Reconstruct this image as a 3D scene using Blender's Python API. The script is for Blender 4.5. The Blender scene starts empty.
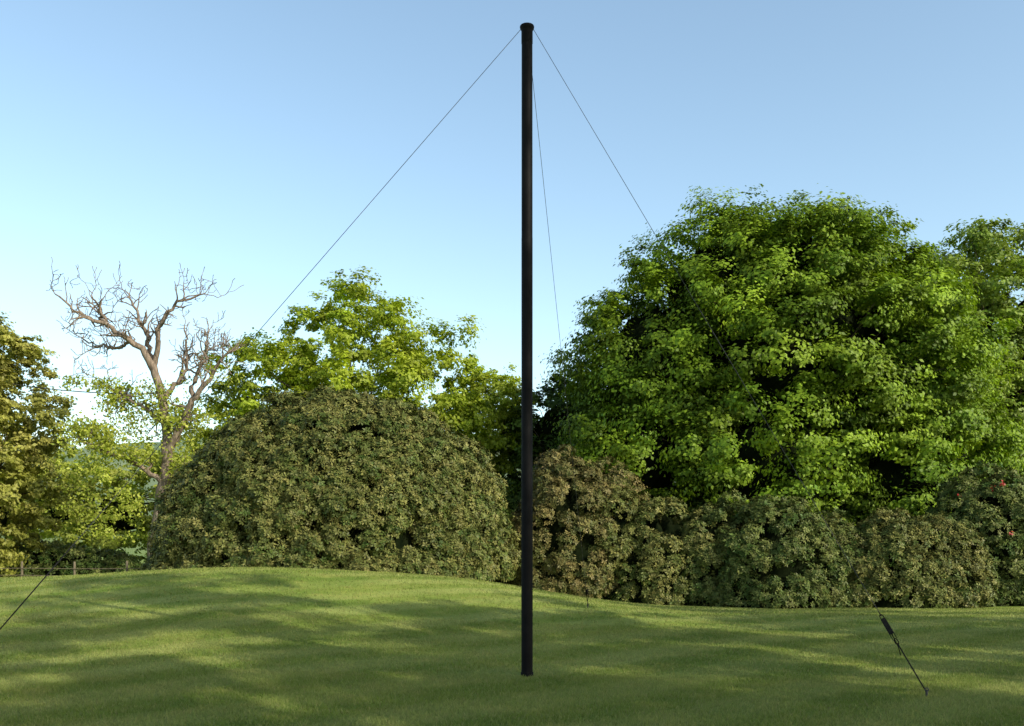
import bpy, math, numpy as np
from mathutils import Vector
rng = np.random.default_rng(7)
scene = bpy.context.scene
scene.view_settings.view_transform='Standard'
scene.view_settings.look='None'
scene.view_settings.exposure=0

# ---------------------------------------------------------------- helpers
def link(o,parent=None):
    scene.collection.objects.link(o)
    if parent is not None: o.parent=parent
    return o
def empty(name,loc=(0,0,0)):
    e=bpy.data.objects.new(name,None); e.empty_display_size=.3; e.location=loc
    return link(e)
def np_mesh(name,V,F,mat,tint=None,smooth=False):
    V=np.asarray(V,dtype=np.float32); F=np.asarray(F,dtype=np.int32)
    k=F.shape[1]; me=bpy.data.meshes.new(name)
    me.vertices.add(len(V)); me.vertices.foreach_set('co',V.ravel())
    me.loops.add(F.size); me.loops.foreach_set('vertex_index',F.ravel())
    me.polygons.add(len(F))
    me.polygons.foreach_set('loop_start',np.arange(0,F.size,k,dtype=np.int32))
    me.polygons.foreach_set('loop_total',np.full(len(F),k,dtype=np.int32))
    if smooth: me.polygons.foreach_set('use_smooth',np.ones(len(F),dtype=bool))
    if tint is not None:
        a=me.attributes.new('tint','FLOAT_COLOR','POINT')
        a.data.foreach_set('color',np.asarray(tint,dtype=np.float32).ravel())
    me.update(calc_edges=True); me.validate()
    me.materials.append(mat)
    return me
def unit(a): return a/np.maximum(np.linalg.norm(a,axis=-1,keepdims=True),1e-6)
def rdir(n): return unit(rng.normal(size=(n,3)))

# ---------------------------------------------------------------- materials
def newmat(name):
    m=bpy.data.materials.new(name); m.use_nodes=True
    nt=m.node_tree; nt.nodes.clear()
    return m,nt,nt.nodes,nt.links
def mixc(N,L,a,b,f,mode='MIX'):
    n=N.new('ShaderNodeMix'); n.data_type='RGBA'; n.blend_type=mode
    for sock,v in ((0,f),(6,a),(7,b)):
        if hasattr(v,'links'): L.new(v,n.inputs[sock])
        elif isinstance(v,tuple): n.inputs[sock].default_value=(*v,1) if len(v)==3 else v
        else: n.inputs[sock].default_value=v
    return n.outputs[2]
def leafmat(name,ca,cb,transl=.35,rough=.5,spec=.3,tcol=(1.25,1.3,.6)):
    m,nt,N,L=newmat(name)
    at=N.new('ShaderNodeAttribute'); at.attribute_name='tint'
    sp=N.new('ShaderNodeSeparateColor'); L.new(at.outputs['Color'],sp.inputs[0])
    c=mixc(N,L,ca,cb,sp.outputs[1])
    v=N.new('ShaderNodeVectorMath'); v.operation='SCALE'
    L.new(c,v.inputs[0]); L.new(sp.outputs[0],v.inputs['Scale'])
    p=N.new('ShaderNodeBsdfPrincipled'); p.inputs['Roughness'].default_value=rough
    p.inputs['Specular IOR Level'].default_value=spec
    L.new(v.outputs[0],p.inputs['Base Color'])
    o=N.new('ShaderNodeOutputMaterial')
    if transl<=0:
        L.new(p.outputs[0],o.inputs[0]); return m
    t=N.new('ShaderNodeBsdfTranslucent')
    tv=N.new('ShaderNodeVectorMath'); tv.operation='MULTIPLY'; tv.inputs[1].default_value=tcol
    L.new(v.outputs[0],tv.inputs[0]); L.new(tv.outputs[0],t.inputs[0])
    mx=N.new('ShaderNodeMixShader'); mx.inputs[0].default_value=transl
    L.new(p.outputs[0],mx.inputs[1]); L.new(t.outputs[0],mx.inputs[2])
    L.new(mx.outputs[0],o.inputs[0])
    return m
def noisemat(name,ca,cb,scale=5,rough=.9,spec=.2,bump=.3,metal=0,stretch=(1,1,1)):
    m,nt,N,L=newmat(name)
    tc=N.new('ShaderNodeTexCoord'); mp=N.new('ShaderNodeMapping'); mp.inputs['Scale'].default_value=stretch
    L.new(tc.outputs['Object'],mp.inputs[0])
    n=N.new('ShaderNodeTexNoise'); n.inputs['Scale'].default_value=scale; n.inputs['Detail'].default_value=6
    L.new(mp.outputs[0],n.inputs['Vector'])
    r=N.new('ShaderNodeMapRange'); r.inputs[1].default_value=.35; r.inputs[2].default_value=.65
    L.new(n.outputs[0],r.inputs[0])
    c=mixc(N,L,ca,cb,r.outputs[0])
    p=N.new('ShaderNodeBsdfPrincipled'); L.new(c,p.inputs['Base Color'])
    p.inputs['Roughness'].default_value=rough; p.inputs['Specular IOR Level'].default_value=spec; p.inputs['Metallic'].default_value=metal
    b=N.new('ShaderNodeBump'); b.inputs['Strength'].default_value=bump; b.inputs['Distance'].default_value=.05
    L.new(n.outputs[0],b.inputs['Height']); L.new(b.outputs[0],p.inputs['Normal'])
    o=N.new('ShaderNodeOutputMaterial'); L.new(p.outputs[0],o.inputs[0])
    return m

M_oak   = leafmat('oak_leaves',(.066,.138,.010),(.21,.30,.024),.25,spec=.18)
M_oakB  = leafmat('young_oak_leaves',(.22,.31,.022),(.36,.41,.04),.45)
M_olive = leafmat('olive_leaves',(.13,.21,.028),(.22,.29,.05),.35)
M_gold  = leafmat('golden_leaves',(.22,.25,.045),(.35,.33,.08),.35)
M_pale  = leafmat('pale_leaves',(.28,.35,.045),(.43,.45,.09),.45)
M_lime  = leafmat('lime_leaves',(.05,.10,.016),(.09,.15,.024),0)
M_dark  = leafmat('dark_leaves',(.030,.058,.010),(.065,.105,.016),0,spec=.10)
M_rho   = leafmat('rhododendron_leaves',(.038,.072,.014),(.19,.178,.055),0,.5,.16)
M_rhoB  = leafmat('rhododendron_brown_leaves',(.062,.080,.022),(.185,.145,.055),0,.5,.16)
M_rhoG  = leafmat('rhododendron_green_leaves',(.034,.074,.014),(.145,.155,.045),0,.5,.16)
M_core  = noisemat('interior_shade',(.004,.007,.003),(.011,.015,.006),4,spec=0)  # near-black colour painted as the shade inside crowns and bushes
M_bark  = noisemat('bark',(.05,.04,.03),(.12,.095,.07),3,stretch=(3,3,.6),bump=.8)
M_barkP = noisemat('pale_bark',(.11,.085,.066),(.26,.205,.16),4,stretch=(3,3,.6),bump=.7)
M_red   = leafmat('red_petals',(.35,.03,.03),(.5,.07,.07),.3)
M_black = noisemat('black_paint',(.004,.004,.005),(.007,.007,.008),6,rough=.6,spec=.08,bump=.02)
M_wire  = noisemat('wire_rope',(.03,.03,.035),(.06,.06,.065),40,rough=.5,bump=.1)
M_strap = noisemat('webbing',(.008,.008,.009),(.02,.02,.02),60,rough=.9,bump=.2)
M_wood  = noisemat('fence_wood',(.09,.075,.05),(.18,.15,.10),6,stretch=(4,4,1))

def lawn_color(N,L):
    g=N.new('ShaderNodeNewGeometry')
    def noise(sc,det=4,rough=.55):
        n=N.new('ShaderNodeTexNoise'); n.inputs['Scale'].default_value=sc; n.inputs['Detail'].default_value=det
        n.inputs['Roughness'].default_value=rough; L.new(g.outputs['Position'],n.inputs['Vector']); return n.outputs[0]
    def rngm(s,a,b,c=0,d=1):
        r=N.new('ShaderNodeMapRange'); r.inputs[1].default_value=a; r.inputs[2].default_value=b
        r.inputs[3].default_value=c; r.inputs[4].default_value=d; L.new(s,r.inputs[0]); return r.outputs[0]
    c=mixc(N,L,(.155,.235,.038),(.250,.315,.060),rngm(noise(.5),.35,.65))
    c=mixc(N,L,c,(.42,.39,.11),rngm(noise(1.7,6,.65),.48,.78,0,.65))
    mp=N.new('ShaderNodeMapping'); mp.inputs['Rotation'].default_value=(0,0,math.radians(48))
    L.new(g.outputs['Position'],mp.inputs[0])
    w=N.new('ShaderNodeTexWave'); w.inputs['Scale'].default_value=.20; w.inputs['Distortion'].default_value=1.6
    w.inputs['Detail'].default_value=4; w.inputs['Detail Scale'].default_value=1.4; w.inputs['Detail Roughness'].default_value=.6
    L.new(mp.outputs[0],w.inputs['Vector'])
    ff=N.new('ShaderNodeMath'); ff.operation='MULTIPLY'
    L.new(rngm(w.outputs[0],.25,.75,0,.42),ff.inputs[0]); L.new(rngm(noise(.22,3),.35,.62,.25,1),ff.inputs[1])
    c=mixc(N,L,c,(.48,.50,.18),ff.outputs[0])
    return c,g,noise,rngm

def lawn_mats():
    m,nt,N,L=newmat('lawn_soil_and_turf')
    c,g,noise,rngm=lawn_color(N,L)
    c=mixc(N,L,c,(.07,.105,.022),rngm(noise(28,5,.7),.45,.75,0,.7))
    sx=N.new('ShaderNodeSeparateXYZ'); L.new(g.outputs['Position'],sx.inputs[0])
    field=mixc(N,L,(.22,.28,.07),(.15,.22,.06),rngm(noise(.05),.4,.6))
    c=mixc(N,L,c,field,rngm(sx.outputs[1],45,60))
    far=mixc(N,L,(.11,.17,.09),(.20,.25,.15),rngm(noise(.025,8,.7),.4,.6))  # distance haze mixed into the hill colour
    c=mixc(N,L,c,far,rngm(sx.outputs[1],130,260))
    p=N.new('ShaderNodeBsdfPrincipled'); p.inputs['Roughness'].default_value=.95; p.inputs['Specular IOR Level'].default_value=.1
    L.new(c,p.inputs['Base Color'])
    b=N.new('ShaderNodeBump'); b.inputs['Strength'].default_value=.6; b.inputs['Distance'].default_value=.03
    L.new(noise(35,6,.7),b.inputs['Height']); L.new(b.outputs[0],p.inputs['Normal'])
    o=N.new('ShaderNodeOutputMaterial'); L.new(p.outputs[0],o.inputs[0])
    m2,nt,N,L=newmat('grass_blades')
    c,g,noise,rngm=lawn_color(N,L)
    at=N.new('ShaderNodeAttribute'); at.attribute_name='tint'
    sp=N.new('ShaderNodeSeparateColor'); L.new(at.outputs['Color'],sp.inputs[0])
    c=mixc(N,L,c,(.44,.40,.17),sp.outputs[1])
    v=N.new('ShaderNodeVectorMath'); v.operation='SCALE'; L.new(c,v.inputs[0]); L.new(sp.outputs[0],v.inputs['Scale'])
    p=N.new('ShaderNodeBsdfPrincipled'); p.inputs['Roughness'].default_value=.6; p.inputs['Specular IOR Level'].default_value=.2
    L.new(v.outputs[0],p.inputs['Base Color'])
    t=N.new('ShaderNodeBsdfTranslucent'); L.new(v.outputs[0],t.inputs[0])
    mx=N.new('ShaderNodeMixShader'); mx.inputs[0].default_value=.4
    L.new(p.outputs[0],mx.inputs[1]); L.new(t.outputs[0],mx.inputs[2])
    o=N.new('ShaderNodeOutputMaterial'); L.new(mx.outputs[0],o.inputs[0])
    return m,m2
M_lawn,M_blade=lawn_mats()

# ---------------------------------------------------------------- terrain
AX=np.array([-200,-60,-25,-13,-9.5,-6.2,-4.2,-2.3,-.3,1.9,4.7,9,12,20,60,200.])
AZ=np.array([0,.3,.5,.72,.93,1.03,.96,.80,.60,.42,.28,.18,.16,.15,.1,0.])
def hgt(x,y):
    x=np.asarray(x,dtype=float); y=np.asarray(y,dtype=float)
    A=(np.interp(x-.8,AX,AZ)+np.interp(x,AX,AZ)+np.interp(x+.8,AX,AZ))/3
    g=np.where(y<24,np.exp(-((y-24)**2)/(2*5.2**2)),np.exp(-((y-24)**2)/(2*6.0**2)))
    z=A*g
    b=np.clip((y-14)/18,0,1); b=b*b*(3-2*b); bx=np.clip((x+2)/7,0,1); bx=bx*bx*(3-2*bx)
    z=z-.55*b*bx
    z=z+.02*np.sin(x*.9+y*.35)+.015*np.sin(y*1.1-x*.4)
    s=np.clip((y-140)/480,0,1); s=s*s*(3-2*s)
    far=s*(70+7*np.sin(x*.008+.6)+3*np.sin(x*.031)+1.4*np.sin(x*.11)+.8*np.sin(x*.27+y*.1))
    return z+far
def axis(lo,hi,fine,n0,n1):
    a=np.linspace(fine[0],fine[1],n0)
    l=fine[0]-np.geomspace(.4,fine[0]-lo,n1)[::-1]
    r=fine[1]+np.geomspace(.4,hi-fine[1],n1)
    return np.concatenate([l,a,r])
xs=axis(-1500,1500,(-22,26),180,70); ys=axis(-400,1600,(2,50),180,80)
X,Y=np.meshgrid(xs,ys); Z=hgt(X,Y)
V=np.stack([X.ravel(),Y.ravel(),Z.ravel()],1)
nx,ny=len(xs),len(ys)
i=np.arange(nx-1)[None,:]+nx*np.arange(ny-1)[:,None]; i=i.ravel()
F=np.stack([i,i+1,i+1+nx,i+nx],1)
link(bpy.data.objects.new('ground',np_mesh('ground',V,F,M_lawn,smooth=True)))

def grass(n,y0,y1,w,h0,h1):
    y=y0+(y1-y0)*rng.random(n)
    x=(rng.random(n)*2-1)*(.60*y1+1.5)
    z=hgt(x,y)-.003
    a=rng.random(n)*6.283; h=rng.uniform(h0,h1,n)
    lean=rng.normal(size=(n,2))*.45
    dx=np.cos(a)*w*.5; dy=np.sin(a)*w*.5
    v0=np.stack([x-dx,y-dy,z],1); v1=np.stack([x+dx,y+dy,z],1)
    v2=np.stack([x+lean[:,0]*h,y+lean[:,1]*h,z+h],1)
    Vv=np.stack([v0,v1,v2],1).reshape(-1,3)
    t=np.ones((n,3,4)); t[:,:,0]=rng.uniform(.75,1.3,n)[:,None]; t[:,:,1]=(rng.random(n)**4*.8)[:,None]
    t[:,0:2,0]*=.7
    return Vv,t.reshape(-1,4)
parts=[grass(210000,7.4,11.5,.009,.02,.048),grass(150000,11.5,17,.013,.02,.05),grass(120000,17,31,.019,.025,.055)]
Vg=np.concatenate([p[0] for p in parts]); Tg=np.concatenate([p[1] for p in parts])
link(bpy.data.objects.new('lawn_grass',np_mesh('lawn_grass',Vg,np.arange(len(Vg)).reshape(-1,3),M_blade,Tg)))

# ---------------------------------------------------------------- tubes / branches
class Tubes:
    def __init__(s,k=7): s.V=[];s.F=[];s.n=0;s.k=k
    def add(s,pts,rad):
        pts=np.asarray(pts,float); rad=np.asarray(rad,float); k=s.k
        t=np.gradient(pts,axis=0); t=unit(t)
        ref=np.array([0.31,.2,.93]) if abs(t[0][2])<.8 else np.array([1,.1,0.])
        a=unit(np.cross(t,ref)); b=np.cross(t,a)
        th=np.arange(k)/k*2*math.pi
        ring=pts[:,None,:]+rad[:,None,None]*(np.cos(th)[None,:,None]*a[:,None,:]+np.sin(th)[None,:,None]*b[:,None,:])
        m=len(pts); s.V.append(ring.reshape(-1,3))
        i=(np.arange(m-1)[:,None]*k+np.arange(k)[None,:]); j=(np.arange(m-1)[:,None]*k+(np.arange(k)[None,:]+1)%k)
        s.F.append(np.stack([i,j,j+k,i+k],-1).reshape(-1,4)+s.n); s.n+=m*k
    def mesh(s,name,mat): return np_mesh(name,np.concatenate(s.V),np.concatenate(s.F),mat,smooth=True)
def smooth_path(P,n=14,wob=.0):
    P=np.asarray(P,float); d=np.r_[0,np.cumsum(np.linalg.norm(np.diff(P,axis=0),axis=1))]; u=np.linspace(0,d[-1],n)
    Q=np.stack([np.interp(u,d,P[:,i]) for i in range(3)],1)
    for _ in range(2): Q[1:-1]=(Q[:-2]+2*Q[1:-1]+Q[2:])/4
    if wob: Q[1:-1]+=rng.normal(size=(n-2,3))*wob
    return Q

# ---------------------------------------------------------------- leaves
def leaf_quads(P,Nn,size,asp,bright,hue):
    n=len(P); u=unit(np.cross(Nn,rdir(n))); v=np.cross(Nn,u)
    s=(size*rng.uniform(.6,1.35,n))[:,None]; w=s*asp
    v0=P-u*s*.5; v2=P+u*s*.5; v1=P+v*w*.5+Nn*w*.15+u*s*.08; v3=P-v*w*.5+Nn*w*.15+u*s*.08
    Vv=np.stack([v0,v1,v2,v3],1).reshape(-1,3)
    t=np.ones((n,4,4)); t[:,:,0]=bright[:,None]; t[:,:,1]=hue[:,None]
    return Vv,t.reshape(-1,4)
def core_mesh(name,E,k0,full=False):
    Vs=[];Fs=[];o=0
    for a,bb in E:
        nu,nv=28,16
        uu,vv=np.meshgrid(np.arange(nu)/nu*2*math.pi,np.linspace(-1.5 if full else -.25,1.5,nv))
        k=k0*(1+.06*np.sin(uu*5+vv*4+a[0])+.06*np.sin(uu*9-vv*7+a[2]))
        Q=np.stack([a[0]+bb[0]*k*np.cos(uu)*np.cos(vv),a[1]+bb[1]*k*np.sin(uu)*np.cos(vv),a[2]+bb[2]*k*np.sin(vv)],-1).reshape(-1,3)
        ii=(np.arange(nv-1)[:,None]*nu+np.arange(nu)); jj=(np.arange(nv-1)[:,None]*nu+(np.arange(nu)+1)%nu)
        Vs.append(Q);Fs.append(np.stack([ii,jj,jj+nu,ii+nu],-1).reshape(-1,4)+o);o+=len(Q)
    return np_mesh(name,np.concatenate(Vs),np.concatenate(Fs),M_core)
def sample_clumps(env,n,lo,hi,zmin,kbest=3,back=1.):
    env=[(np.array(c,float),np.array(r,float)) for c,r in env]
    w=np.array([(r[0]*r[1]+r[0]*r[2]+r[1]*r[2]) for c,r in env]); w/=w.sum()
    def cand():
        while True:
            c,r=env[rng.choice(len(env),p=w)]
            d=rdir(1)[0]; f=rng.uniform(lo,hi); p=c+r*d*f
            if p[2]<zmin: continue
            if d[1]>.45 and rng.random()>back: continue
            if min(np.linalg.norm((p-c2)/r2) for c2,r2 in env)<lo*.88: continue
            return p
    out=np.zeros((n,3)); out[0]=cand()
    for i in range(1,n):
        q=[cand() for _ in range(kbest)]
        out[i]=max(q,key=lambda p:np.min(np.sum((out[:i]-p)**2,axis=1)))
    rng.shuffle(out)
    return out
def crown(name,env,nclump,cr,nspray,nleaf,size,mat,lo=.5,hi=1.,zmin=1.5,asp=.65,flat=.55,bvar=.25,kbest=3,back=1.,nr=.6):
    C=sample_clumps(env,nclump,lo,hi,zmin,kbest,back)
    R=rng.uniform(cr[0],cr[1],nclump)
    cb=rng.uniform(1-bvar,1+bvar,nclump); ch=rng.random(nclump)
    d=rdir(nclump*nspray); d[:,2]=d[:,2]*.8+.18
    ci=np.repeat(np.arange(nclump),nspray)
    S=C[ci]+d*(R[ci]*rng.uniform(.35,1.,len(ci)))[:,None]
    sr=R[ci]*rng.uniform(.22,.42,len(ci))
    si=np.repeat(np.arange(len(S)),nleaf); n=len(si)
    off=rng.normal(size=(n,3))*.6; off[:,2]*=flat
    P=S[si]+off*sr[si][:,None]
    cc=np.mean([np.array(c) for c,r in env],axis=0)
    Nn=unit(.75*unit(P-C[ci[si]])+.35*unit(P-cc)+np.array([0,0,.35])+nr*rdir(n))
    b=cb[ci[si]]*rng.uniform(.8,1.2,n)*rng.uniform(.85,1.15,len(S))[si]; h=np.clip(ch[ci[si]]*.6+rng.random(n)*.5,0,1)
    Vv,t=leaf_quads(P,Nn,size,asp,b,h)
    me=np_mesh(name,Vv,np.arange(len(Vv)).reshape(-1,4),mat,t)
    return me,C
def tree(name,base,env,nclump,cr,nspray,nleaf,size,mat,bark=M_bark,tr=.35,zfork=3,limbs=60,core=0,**kw):
    root=empty(name,base)
    inv=np.array(base)
    me,C=crown('crown',env,nclump,cr,nspray,nleaf,size,mat,**kw)
    v=np.empty(len(me.vertices)*3,dtype=np.float32); me.vertices.foreach_get('co',v); v=v.reshape(-1,3)-inv.astype(np.float32)
    me.vertices.foreach_set('co',v.ravel()); me.update()
    link(bpy.data.objects.new('crown',me),root)
    if core: link(bpy.data.objects.new('crown_interior',core_mesh('crown_interior',[(np.array(c)-inv,np.array(r)) for c,r in env],core,True)),root)  # dark shell blocks see-through, coloured as deep crown shade
    T=Tubes(7); b=np.array(base,float)
    top=np.mean([np.array(c) for c,r in env],axis=0); ztop=max(c[2]+r[2]*.3 for c,r in env)
    trunk=smooth_path([b+[0,0,-.3],b+[.1,0,zfork*.5],b+[0,.1,zfork],[(top[0]+b[0])/2,(top[1]+b[1])/2,(zfork+ztop)/2],[top[0],top[1],ztop]],18,.06)
    rad=np.linspace(tr,tr*.15,18); rad[0]*=1.5; rad[1]*=1.15
    T.add(trunk-inv,rad)
    for c in C[:min(len(C),limbs)]:
        k=np.argmin(np.abs(trunk[:,2]-(b[2]+zfork+(c[2]-b[2]-zfork)*.35))); k=min(max(k,5),14)
        s=trunk[k]; L=np.linalg.norm(c-s)
        m1=s*.6+c*.4+np.array([0,0,L*.06]); m2=s*.25+c*.75+np.array([0,0,L*.07])
        q=smooth_path([s,m1,m2,c],10,L*.02)
        r0=min(rad[k]*.45,.02+L*.011); T.add(q-inv,np.linspace(r0,.012,10))
    link(bpy.data.objects.new('trunk_and_limbs',T.mesh('trunk_and_limbs',bark)),root)
    return root

def bush(name,c,r,nclump,cr,nros,size,mat,nl=6,flowers=0,extra=(),back=.3):
    """dome of overlapping leafy mounds, leaves set in rosettes, over a dark shell that stands in for inner shade"""
    g=float(hgt(c[0],c[1])); base=np.array([c[0],c[1],g]); root=empty(name,tuple(base))
    env=[((0,0,0),r)]+list(extra)
    E=[(np.array(a,float),np.array(b,float)) for a,b in env]
    w=np.array([b[0]*b[2] for a,b in E]); w/=w.sum()
    C=np.zeros((nclump,3)); D=np.zeros((nclump,3)); m=0
    def cand():
        while True:
            a,b=E[rng.choice(len(E),p=w)]
            d=rdir(1)[0]; d[2]=abs(d[2])
            if d[1]>.5 and rng.random()>back: continue
            if rng.random()<.25: d[2]*=.2; d=d/np.linalg.norm(d)
            p=a+b*d*rng.uniform(.86,.96)
            if p[2]<.15: p[2]=.15+rng.random()*.5
            if min(np.linalg.norm((p-a2)/b2) for a2,b2 in E)<.82: continue
            return p,unit(d/b)
    for m in range(nclump):
        q=[cand() for _ in range(4 if m else 1)]
        k=0 if m==0 else int(np.argmax([np.min(np.sum((C[:m]-p)**2,axis=1)) for p,_ in q]))
        C[m],D[m]=q[k]
    R=rng.uniform(cr[0],cr[1],nclump)
    cb=rng.uniform(.85,1.14,nclump); ch=rng.random(nclump)**1.3
    ci=np.repeat(np.arange(nclump),nros); n=len(ci)
    d=unit(rdir(n)+D[ci]*.8+np.array([0,0,.25]))
    P=C[ci]+d*(R[ci]*rng.uniform(.68,1.08,n))[:,None]
    ok=P[:,2]>.03; P=P[ok]; d=d[ok]; ci=ci[ok]; n=len(P)
    ax=unit(d+.4*rdir(n)+np.array([0,0,.25]))
    u=unit(np.cross(ax,rdir(n))); v=np.cross(ax,u)
    th=(np.arange(nl)/nl*2*math.pi)[None,:]+rng.random((n,1))*6.28+rng.normal(size=(n,nl))*.2
    rad=np.cos(th)[...,None]*u[:,None,:]+np.sin(th)[...,None]*v[:,None,:]
    tilt=rng.uniform(-.25,.6,(n,nl,1)); ld=unit(rad+ax[:,None,:]*tilt)
    side=unit(np.cross(ax[:,None,:]+0*ld,ld)); nn=np.cross(ld,side)
    s=(size*rng.uniform(.7,1.25,(n,nl,1))); ww=s*.44
    p0=P[:,None,:]+ld*s*.08; v0=p0; v2=p0+ld*s; mid=p0+ld*s*.55
    v1=mid+side*ww*.5+nn*ww*.2; v3=mid-side*ww*.5+nn*ww*.2
    Vv=np.stack([v0,v1,v2,v3],2).reshape(-1,3)
    b=(cb[ci]*rng.uniform(.75,1.25,n))[:,None]*rng.uniform(.8,1.2,(n,nl)); h=np.clip((ch[ci]*.35+rng.random(n)**1.2*.7)[:,None]+0*b,0,1)
    t=np.ones((n,nl,4,4)); t[...,0]=b[...,None]; t[...,1]=h[...,None]
    link(bpy.data.objects.new('foliage',np_mesh('foliage',Vv,np.arange(len(Vv)).reshape(-1,4),mat,t.reshape(-1,4))),root)
    link(bpy.data.objects.new('interior_twigs',core_mesh('interior_twigs',E,.78)),root)  # solid dark shell without twigs, inner shade painted in its colour
    if flowers:
        fr_=np.where(d[:,1]<-.3)[0]
        idx=rng.choice(fr_,flowers,replace=False); Pf=np.repeat(P[idx],12,axis=0)+d[idx].repeat(12,axis=0)*.09+rng.normal(size=(flowers*12,3))*.05
        Vf,tf=leaf_quads(Pf,unit(rdir(len(Pf))+d[idx].repeat(12,axis=0)),.08,.8,rng.uniform(.7,1.3,len(Pf)),rng.random(len(Pf)))
        link(bpy.data.objects.new('blossoms',np_mesh('blossoms',Vf,np.arange(len(Vf)).reshape(-1,4),M_red,tf)),root)
    return root

def gz(x,y): return (x,y,float(hgt(x,y)))
# ---------------------------------------------------------------- trees
tree('oak_tree',gz(12.5,42.5),[((12.3,42,9.3),(7.4,6.2,6.6)),((12.2,42,13.2),(4.0,4,3.2)),((9.0,42,12.6),(3.6,3.8,3.4)),((15.6,42,12.0),(3.8,3.8,3.2)),((6.6,42,9.0),(3.9,4,4.9)),((5.4,41,5.6),(3.0,3,3.4)),
     ((16.6,42,8.0),(4.0,5,5.2)),((10.8,38.5,4.8),(4.0,2.6,3.1)),((16.5,39,4.6),(4.,2.6,3.0))],
     450,(.75,1.6),12,62,.17,M_oak,tr=.55,zfork=3.2,zmin=1.4,lo=.70,hi=1.0,core=.58,back=.35,kbest=2,nr=.42,bvar=.32)
tree('oak_tree',gz(23.5,46.5),[((21.4,46,10.4),(4.0,4.6,6.6)),((25.5,46,10.5),(4.,4,6.5)),((21.,45,5.0),(3.7,3,3.6)),((25,43,4.6),(3.5,2,3))],
     280,(.6,1.3),10,48,.18,M_olive,tr=.4,zfork=4,zmin=2,lo=.6,core=.45,back=.4,kbest=2)
tree('oak_tree',gz(-8,50.5),[((-8.3,50,10),(3.8,4,4.9)),((-12.3,50,8.2),(3.7,4,4.4)),((-4.3,50,8.3),(3.8,4,4.7)),((-1.6,51,7.3),(2.5,3,4.0)),((-10.5,50,5),(5,4,3.5)),((-14.2,50,5.),(2.6,3,3.5))],
     390,(.55,1.25),10,46,.19,M_oakB,tr=.4,zfork=3,lo=.55,hi=1.05,back=.6,kbest=2)
tree('evergreen_tree',gz(2.8,50),[((2.6,50,6.3),(3.1,3,4.2)),((5.5,49,5.5),(3,3,4))],130,(.6,1.1),9,40,.2,M_dark,tr=.3,zmin=.5,lo=.7,core=.55,back=.4)
tree('oak_tree',gz(-25.5,45.5),[((-25.3,45,8.3),(3.9,4,4.2)),((-24.4,44,3.3),(3.5,3,3.4)),((-29,46,6),(4,4,5))],
     290,(.5,1.0),10,44,.18,M_gold,tr=.4,zfork=3,zmin=.4,lo=.5,core=.3)
tree('background_trees',gz(-27,64),[((-31,64,4.2),(4.5,3,4.6)),((-26,63,3.8),(4.,3,4.6)),((-21.5,62,4.2),(3.8,3,4.8)),((-38,66,5),(5,3,4.5)),((-16,66,5),(5,4,5)),((-47,70,5),(6,3,4.5))],
     320,(.6,1.2),8,34,.26,M_pale,tr=.3,zfork=2,zmin=.3,lo=.4,core=.3,back=.5)
tree('background_trees',gz(22,62),[((5,62,5),(7,3,5)),((16,62,6),(8,3,6)),((30,60,7),(9,4,7)),((42,60,7),(9,4,8)),((-6,64,4),(8,3,5))],
     220,(.9,1.6),8,24,.4,M_dark,tr=.3,zfork=2,zmin=.3,lo=.6,core=.5,back=.3)

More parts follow.
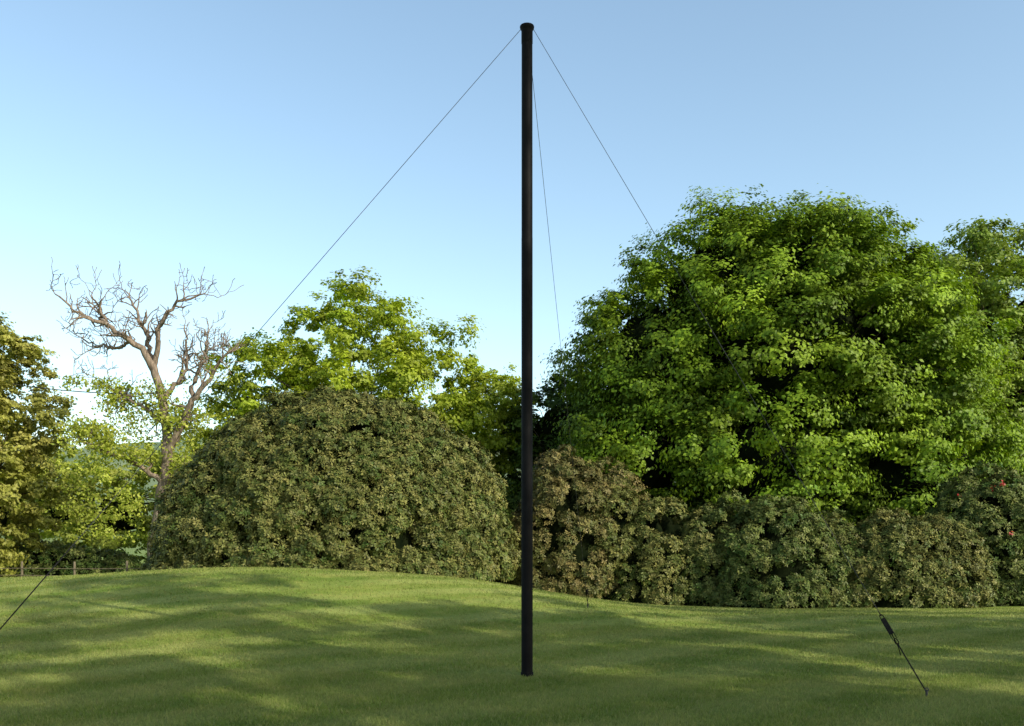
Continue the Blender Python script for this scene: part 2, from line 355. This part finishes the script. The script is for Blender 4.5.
# half-dead oak with bare top
def stag_oak():
    base=np.array(gz(-15.8,42)); root=empty('half_dead_oak_tree',tuple(base)); T=Tubes(7)
    limbs=[([(0,0,-.3),(.05,0,1.6),(.3,0,3.6),(.62,0,5.4),(.5,.1,7),(.13,.1,8.7),(-.1,.1,9.6)],.34,.17),
      ([(-.05,.1,9.3),(-.35,0,10.0),(-1.3,-.2,10.8),(-2.4,-.4,11.4),(-3.2,-.4,11.7),(-4.1,-.6,12.5)],.17,.03),
      ([(-.1,.1,9.4),(-.5,.4,10.8),(-1.1,.7,12.1),(-1.6,.9,13.0)],.14,.03),
      ([(-.1,.1,9.5),(.25,-.2,10.6),(.5,-.4,11.5),(1.2,-.5,12.2),(2.3,-.3,12.6)],.14,.03),
      ([(.55,0,5.2),(1.1,-.3,6.6),(1.9,-.6,7.8),(2.7,-.7,8.9),(3.2,-.9,9.6),(4.0,-1,10.3)],.22,.03),
      ([(1.7,-.5,7.5),(1.75,0,8.8),(2.2,.3,9.9),(2.1,.4,11.2)],.14,.03),
      ([(.5,.1,6.8),(-.6,.5,7.8),(-1.8,.9,8.3),(-3.2,1.2,9.2)],.12,.02),
      ([(.3,.1,8.0),(.9,.8,9.0),(1.1,1.2,10.2),(.8,1.5,11.6)],.13,.03),
      ([(.4,0,4.2),(-.7,-.5,5.2),(-2.,-.8,5.6),(-3.4,-1,6.4)],.13,.02),
      ([(-2.,-.3,11.1),(-2.4,0,12.0),(-3.0,.2,12.9)],.09,.02),
      ([(-1.0,-.1,10.6),(-1.9,.3,10.3),(-3.1,.5,10.6),(-3.9,.6,11.2)],.08,.02),
      ([(.2,0,3.2),(1.2,.5,4.0),(2.0,.8,5.2)],.1,.02)]
    leafpts=[]
    def twig(p,d,L,r,depth):
        n=6; pts=[p]; dd=d.copy()
        for i in range(n):
            dd=unit(dd+rng.normal(size=3)*.27+np.array([0,0,.06])); pts.append(pts[-1]+dd*L/n)
        pts=np.array(pts); rr=np.linspace(r,max(r*.35,.013),n+1)
        T.add(pts,rr)
        if pts[-1][2]<9.0: leafpts.append(pts[3]);leafpts.append(pts[-1])
        if depth>0:
            for k in range(rng.integers(2,4)):
                i=rng.integers(2,n+1); e=unit(unit(dd)*.7+rng.normal(size=3)*.7+np.array([0,0,.15]))
                twig(pts[i],e,L*rng.uniform(.5,.75),rr[i]*.75,depth-1)
    for li,(P,r0,r1) in enumerate(limbs):
        n=22; Q=smooth_path(P,n,.055 if li else .04); R=np.linspace(r0,r1,n)
        if li==0: R[0]*=1.4
        T.add(Q,R)
        if li==0: 
            for k in range(5):
                i=rng.integers(9,18); twig(Q[i],unit(rng.normal(size=3)+np.array([0,0,.2])),1.6,.05,2)
            continue
        for k in range(13):
            i=rng.integers(5,n); d=unit(unit(Q[min(i+1,n-1)]-Q[i-1])*.7+rng.normal(size=3)*.65+np.array([0,0,.15]))
            twig(Q[i],d,rng.uniform(.6,1.25),min(R[i]*.65,.07),2 if rng.random()<.6 else 1)
    link(bpy.data.objects.new('trunk_and_bare_limbs',T.mesh('trunk_and_bare_limbs',M_barkP)),root)
    LP=np.array(leafpts); LP=LP[rng.random(len(LP))<.6]
    more=[]
    for c,r,k in (((-2.2,-.5,6.),(1.9,1.5,2.1),30),((-1.6,-.4,2.6),(1.7,1.3,1.7),26),((-3.2,0,4.2),(1.2,1.2,1.6),18),((.8,.3,6.6),(1.2,1,1.8),16),((1.5,.2,3.5),(1.0,1,1.5),8)):
        more.append(np.array(c)+rdir(k)*np.array(r)*rng.uniform(.3,1,(k,1)))
    C=np.concatenate([LP]+more); m=len(C)
    ci=np.repeat(np.arange(m),26); n=len(ci)
    P=C[ci]+rng.normal(size=(n,3))*np.array([.27,.27,.18])
    Nn=unit(rdir(n)+np.array([0,0,.4])); b=rng.uniform(.8,1.2,m)[ci]*rng.uniform(.8,1.2,n)
    Vv,t=leaf_quads(P,Nn,.15,.65,b,rng.random(n))
    link(bpy.data.objects.new('sparse_leaves',np_mesh('sparse_leaves',Vv,np.arange(len(Vv)).reshape(-1,4),M_pale,t)),root)
stag_oak()

# ---------------------------------------------------------------- rhododendrons
bush('rhododendron_bush',(-5.75,31.5),(5.6,4.2,6.3),600,(.32,.62),92,.115,M_rho,extra=[((2.6,.5,0),(3.2,3.4,5.1)),((-2.8,0,0),(3.1,3.4,4.8))])
bush('rhododendron_bush',(1.9,34),(2.0,2,5.2),160,(.28,.5),60,.11,M_rhoB)
bush('rhododendron_bush',(5.2,33.6),(1.9,1.8,3.7),140,(.28,.5),60,.11,M_rho,extra=[((-1.5,.3,0),(1.5,1.5,4.2)),((1.6,-.2,0),(1.7,1.6,3.4))])
bush('rhododendron_bush',(8.9,32.4),(2.3,2,3.6),180,(.28,.52),60,.11,M_rhoG,extra=[((1.8,.6,0),(1.9,1.7,3.0)),((-1.5,.8,0),(1.7,1.7,3.7))])
bush('rhododendron_bush',(13.0,32.7),(2.3,2,3.2),180,(.28,.52),60,.11,M_rho,extra=[((-1.5,.6,0),(1.8,1.7,2.9)),((1.6,.2,0),(1.7,1.8,3.1))])
bush('rhododendron_bush',(17.2,34.5),(2.6,2.3,4.8),160,(.3,.6),58,.12,M_rhoG,flowers=9)
bush('rhododendron_bush',(4.0,37.5),(1.8,1.6,5.4),80,(.35,.7),50,.12,M_rhoB)
bush('rhododendron_bush',(21.5,36),(2.5,2.3,5.2),110,(.35,.7),45,.13,M_rhoG)
bush('hedge',(-23,46),(5.5,1.2,1.5),110,(.25,.5),40,.13,M_rhoG)
bush('shrubbery',(12.5,39.5),(9.5,1.8,4.2),200,(.5,.9),40,.18,M_dark)
bush('shrubbery',(3,46),(8,1.8,4.0),150,(.5,.9),34,.2,M_dark)
bush('shrubbery',(-2,43),(4,1.8,4.6),110,(.45,.8),40,.18,M_dark)

# ---------------------------------------------------------------- neighbouring trees beside/behind the viewpoint (shade the lawn)
lo=[(14,-5,20,5.2),(15.9,1,20,5.0),(21,2.5,18,5.5),(23.8,7,18.0,5.5),(27.5,11.5,16.5,5.0),(24,-9,22,5.5),(30,-2,20,5.5),(11.5,-11,18,5.0)]
shade_src=None
for k,(x,y,Ht,r) in enumerate(lo):
    if shade_src is None:
        shade_src=tree('lime_tree',(0,0,0),[((0,0,9.5),(4.8,4.8,4.8)),((2,1,12),(2.8,2.8,3)),((-2,-1,7),(3.6,3.4,3))],30,(.75,1.25),8,34,.28,M_lime,tr=.3,zfork=4,zmin=3,lo=.3,limbs=30,kbest=1)
        root=shade_src
    else:
        root=empty('lime_tree')
        for ch in shade_src.children:
            o=bpy.data.objects.new(ch.name.split('.')[0],ch.data); link(o,root)
    root.location=gz(x,y); s=Ht/15; root.scale=(r/5,r/5,s); root.rotation_euler=(0,0,k*1.9)

# ---------------------------------------------------------------- pole
def lathe(name,prof,mat,parent,seg=32,loc=(0,0,0)):
    prof=np.array(prof,float); th=np.arange(seg)/seg*2*math.pi
    Q=np.stack([prof[:,0][:,None]*np.cos(th),prof[:,0][:,None]*np.sin(th),prof[:,1][:,None]+0*th],-1).reshape(-1,3)
    m=len(prof); ii=(np.arange(m-1)[:,None]*seg+np.arange(seg)); jj=(np.arange(m-1)[:,None]*seg+(np.arange(seg)+1)%seg)
    F=np.stack([ii,jj,jj+seg,ii+seg],-1).reshape(-1,4)
    o=bpy.data.objects.new(name,np_mesh(name,Q,F,mat,smooth=True)); o.location=loc; link(o,parent)
    md=o.modifiers.new('split','EDGE_SPLIT'); md.split_angle=math.radians(35)
    return o
def box(name,c,size,rotm,mat,parent,bev=.004):
    import bmesh
    bm=bmesh.new(); bmesh.ops.create_cube(bm,size=1)
    for v in bm.verts: v.co=Vector((v.co.x*size[0],v.co.y*size[1],v.co.z*size[2]))
    bmesh.ops.bevel(bm,geom=bm.edges[:],offset=bev,segments=2,affect='EDGES')
    me=bpy.data.meshes.new(name); bm.to_mesh(me); bm.free(); me.materials.append(mat)
    o=bpy.data.objects.new(name,me); o.rotation_mode='QUATERNION'; o.rotation_quaternion=rotm; o.location=c
    return link(o,parent)
px,py=.182,11.5; pz=float(hgt(px,py)); H=7.88-pz
pole=empty('guyed_pole',(px,py,pz))
lathe('shaft',[(0,-.3),(.069,-.3),(.069,2.62),(.068,2.63),(.068,5.30),(.067,5.31),(.066,H-.16),(0,H-.16)],M_black,pole)
lathe('base_collar',[(.072,.0),(.077,.0),(.077,.04),(.074,.05),(.072,.05)],M_black,pole)
lathe('top_collar',[(.064,H-.22),(.069,H-.21),(.069,H-.06),(.073,H-.05),(.084,H-.03),(.088,H-.012),(.084,H),(.02,H+.006),(0,H+.006)],M_black,pole)
Tt=np.array([px,py,pz+H-.06])
def guy(anchor,ts,t0,t1):
    A=np.array([anchor[0],anchor[1],float(hgt(*anchor))+.04])
    root=empty('guy_wire',tuple(A))
    hd=unit(np.array([A[0]-px,A[1]-py,0])); S=Tt+hd*.086
    D=A-S; L=np.linalg.norm(D)
    def seg(name,a,b,r,mat):
        T=Tubes(8); u=np.linspace(a,b,24); P=S+D*u[:,None]
        T.add(P-A,np.full(24,r)); link(bpy.data.objects.new(name,T.mesh(name,mat)),root)
    seg('wire',0,ts,.0032,M_wire); 
    q=Vector(D).to_track_quat('Z','X')
    mid=S+D*(t0+t1)/2-A; Lt=L*(t1-t0)
    if ts<t0: seg('upper_strap',ts,t0+.002,.006,M_strap)
    seg('lower_strap',t1-.002,1,.0075,M_strap)
    X=np.array(q@Vector((1,0,0))); Yv=np.array(q@Vector((0,1,0))); Zv=np.array(q@Vector((0,0,1)))
    for s in (-1,1): box('side_plate',Vector(mid+X*s*.022),(.006,.036,Lt*.62),q,M_black,root,.002)
    box('handle',Vector(mid+Yv*.029-Zv*Lt*.12),(.050,.014,Lt*.52),q,M_strap,root,.005)
    box('webbing_roll',Vector(mid+Zv*Lt*.1),(.037,.048,.06),q,M_strap,root,.012)
    T=Tubes(8)
    th=np.linspace(0,2*math.pi,17)
    for e in (-1,1):
        c=mid+Zv*e*Lt*.40
        T.add(c+np.outer(np.cos(th),X)*.017+np.outer(np.sin(th),Zv)*Lt*.10,np.full(17,.005))
    tl=np.array([mid+Yv*.03,mid+Yv*.04+Zv*Lt*.25+np.array([.015,0,-.03]),mid+Zv*Lt*.45+np.array([.02,-.01,-.07]),mid+Zv*Lt*.5+np.array([.02,-.01,-.11])])
    T.add(smooth_path(tl,10),np.full(10,.005))
    link(bpy.data.objects.new('shackles_and_tail',T.mesh('shackles_and_tail',M_black)),root)
    T=Tubes(8); T.add(np.array([[0,0,.03],[0,0,0.],[0,0,-.35]])+0.0,[.012,.012,.01])
    T.add(np.stack([np.cos(th)*.018,0*th,.03+np.sin(th)*.018],1),np.full(17,.006))
    link(bpy.data.objects.new('ground_stake',T.mesh('ground_stake',M_wire)),root)
guy((-5.3,8.5),.80,.94,.98)
guy((4.30,9.85),.893,.897,.937)
guy((1.58,19.8),.95,.95,.97)

T=Tubes(6); P0=np.array([-27,45,9.9]); P1=np.array([-15.4,42,8.3]); u=np.linspace(0,1,30)
P=P0+(P1-P0)*u[:,None]; P[:,2]-=.35*4*u*(1-u); T.add(P,np.full(30,.022))
link(bpy.data.objects.new('overhead_cable',T.mesh('overhead_cable',M_wire)))

fr=empty('post_and_rail_fence',(-20,38,0))
T=Tubes(8)
Xf=np.arange(-28,-13,2.1)
for k,x in enumerate(Xf):
    g=float(hgt(x,38)); h=.92+rng.normal()*.03
    T.add(np.array([[x+20,0,g-.3],[x+20,0,g+h*.5],[x+20,0,g+h-.01],[x+20.0,0,g+h]])+0.0,[.05,.05,.045,.001])
link(bpy.data.objects.new('posts',T.mesh('posts',M_wood)),fr)
T=Tubes(6)
for zz in (.35,.62):
    P=np.array([[x+20,-.06,float(hgt(x,38))+zz+rng.normal()*.012] for x in Xf]); T.add(P,np.full(len(P),.014))
link(bpy.data.objects.new('rails',T.mesh('rails',M_wood)),fr)

# ---------------------------------------------------------------- light
el=math.radians(31); az=math.atan2(.78,-.63)
w=bpy.data.worlds.new('World'); scene.world=w; w.use_nodes=True
nt=w.node_tree; bg=nt.nodes['Background']
sky=nt.nodes.new('ShaderNodeTexSky'); sky.sky_type='NISHITA'; sky.sun_disc=False
sky.sun_elevation=el; sky.sun_rotation=az; sky.air_density=1.0; sky.dust_density=1.3; sky.ozone_density=1.0
gm=nt.nodes.new('ShaderNodeVectorMath'); gm.operation='MULTIPLY'; gm.inputs[1].default_value=(2.12,2.14,1.90)
nt.links.new(sky.outputs[0],gm.inputs[0])
# sky dimmed overhead, added to lower the ambient light on the lawn
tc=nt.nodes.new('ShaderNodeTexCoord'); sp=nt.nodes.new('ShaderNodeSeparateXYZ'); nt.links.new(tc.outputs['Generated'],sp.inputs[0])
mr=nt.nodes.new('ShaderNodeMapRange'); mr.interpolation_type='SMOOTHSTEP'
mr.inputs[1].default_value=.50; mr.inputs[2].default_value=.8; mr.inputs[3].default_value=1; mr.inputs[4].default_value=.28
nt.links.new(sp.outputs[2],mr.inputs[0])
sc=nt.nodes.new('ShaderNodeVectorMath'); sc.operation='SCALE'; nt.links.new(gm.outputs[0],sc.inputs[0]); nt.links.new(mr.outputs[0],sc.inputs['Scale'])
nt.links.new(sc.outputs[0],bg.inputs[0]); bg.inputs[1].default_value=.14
ld=bpy.data.lights.new('sun','SUN'); ld.energy=5; ld.angle=math.radians(.53); ld.color=(1,.92,.74)
so=link(bpy.data.objects.new('sun',ld))
d=Vector((math.sin(az)*math.cos(el),math.cos(az)*math.cos(el),math.sin(el)))
so.rotation_euler=d.to_track_quat('Z','Y').to_euler(); so.location=(20,-20,40)

cam=bpy.data.cameras.new('camera'); cam.sensor_width=36; cam.lens=950/1024*36; cam.shift_y=(545-363)/1024
cam.clip_end=5000
co=link(bpy.data.objects.new('camera',cam)); co.location=(0,0,1.6); co.rotation_euler=(math.radians(90),0,0)
scene.camera=co
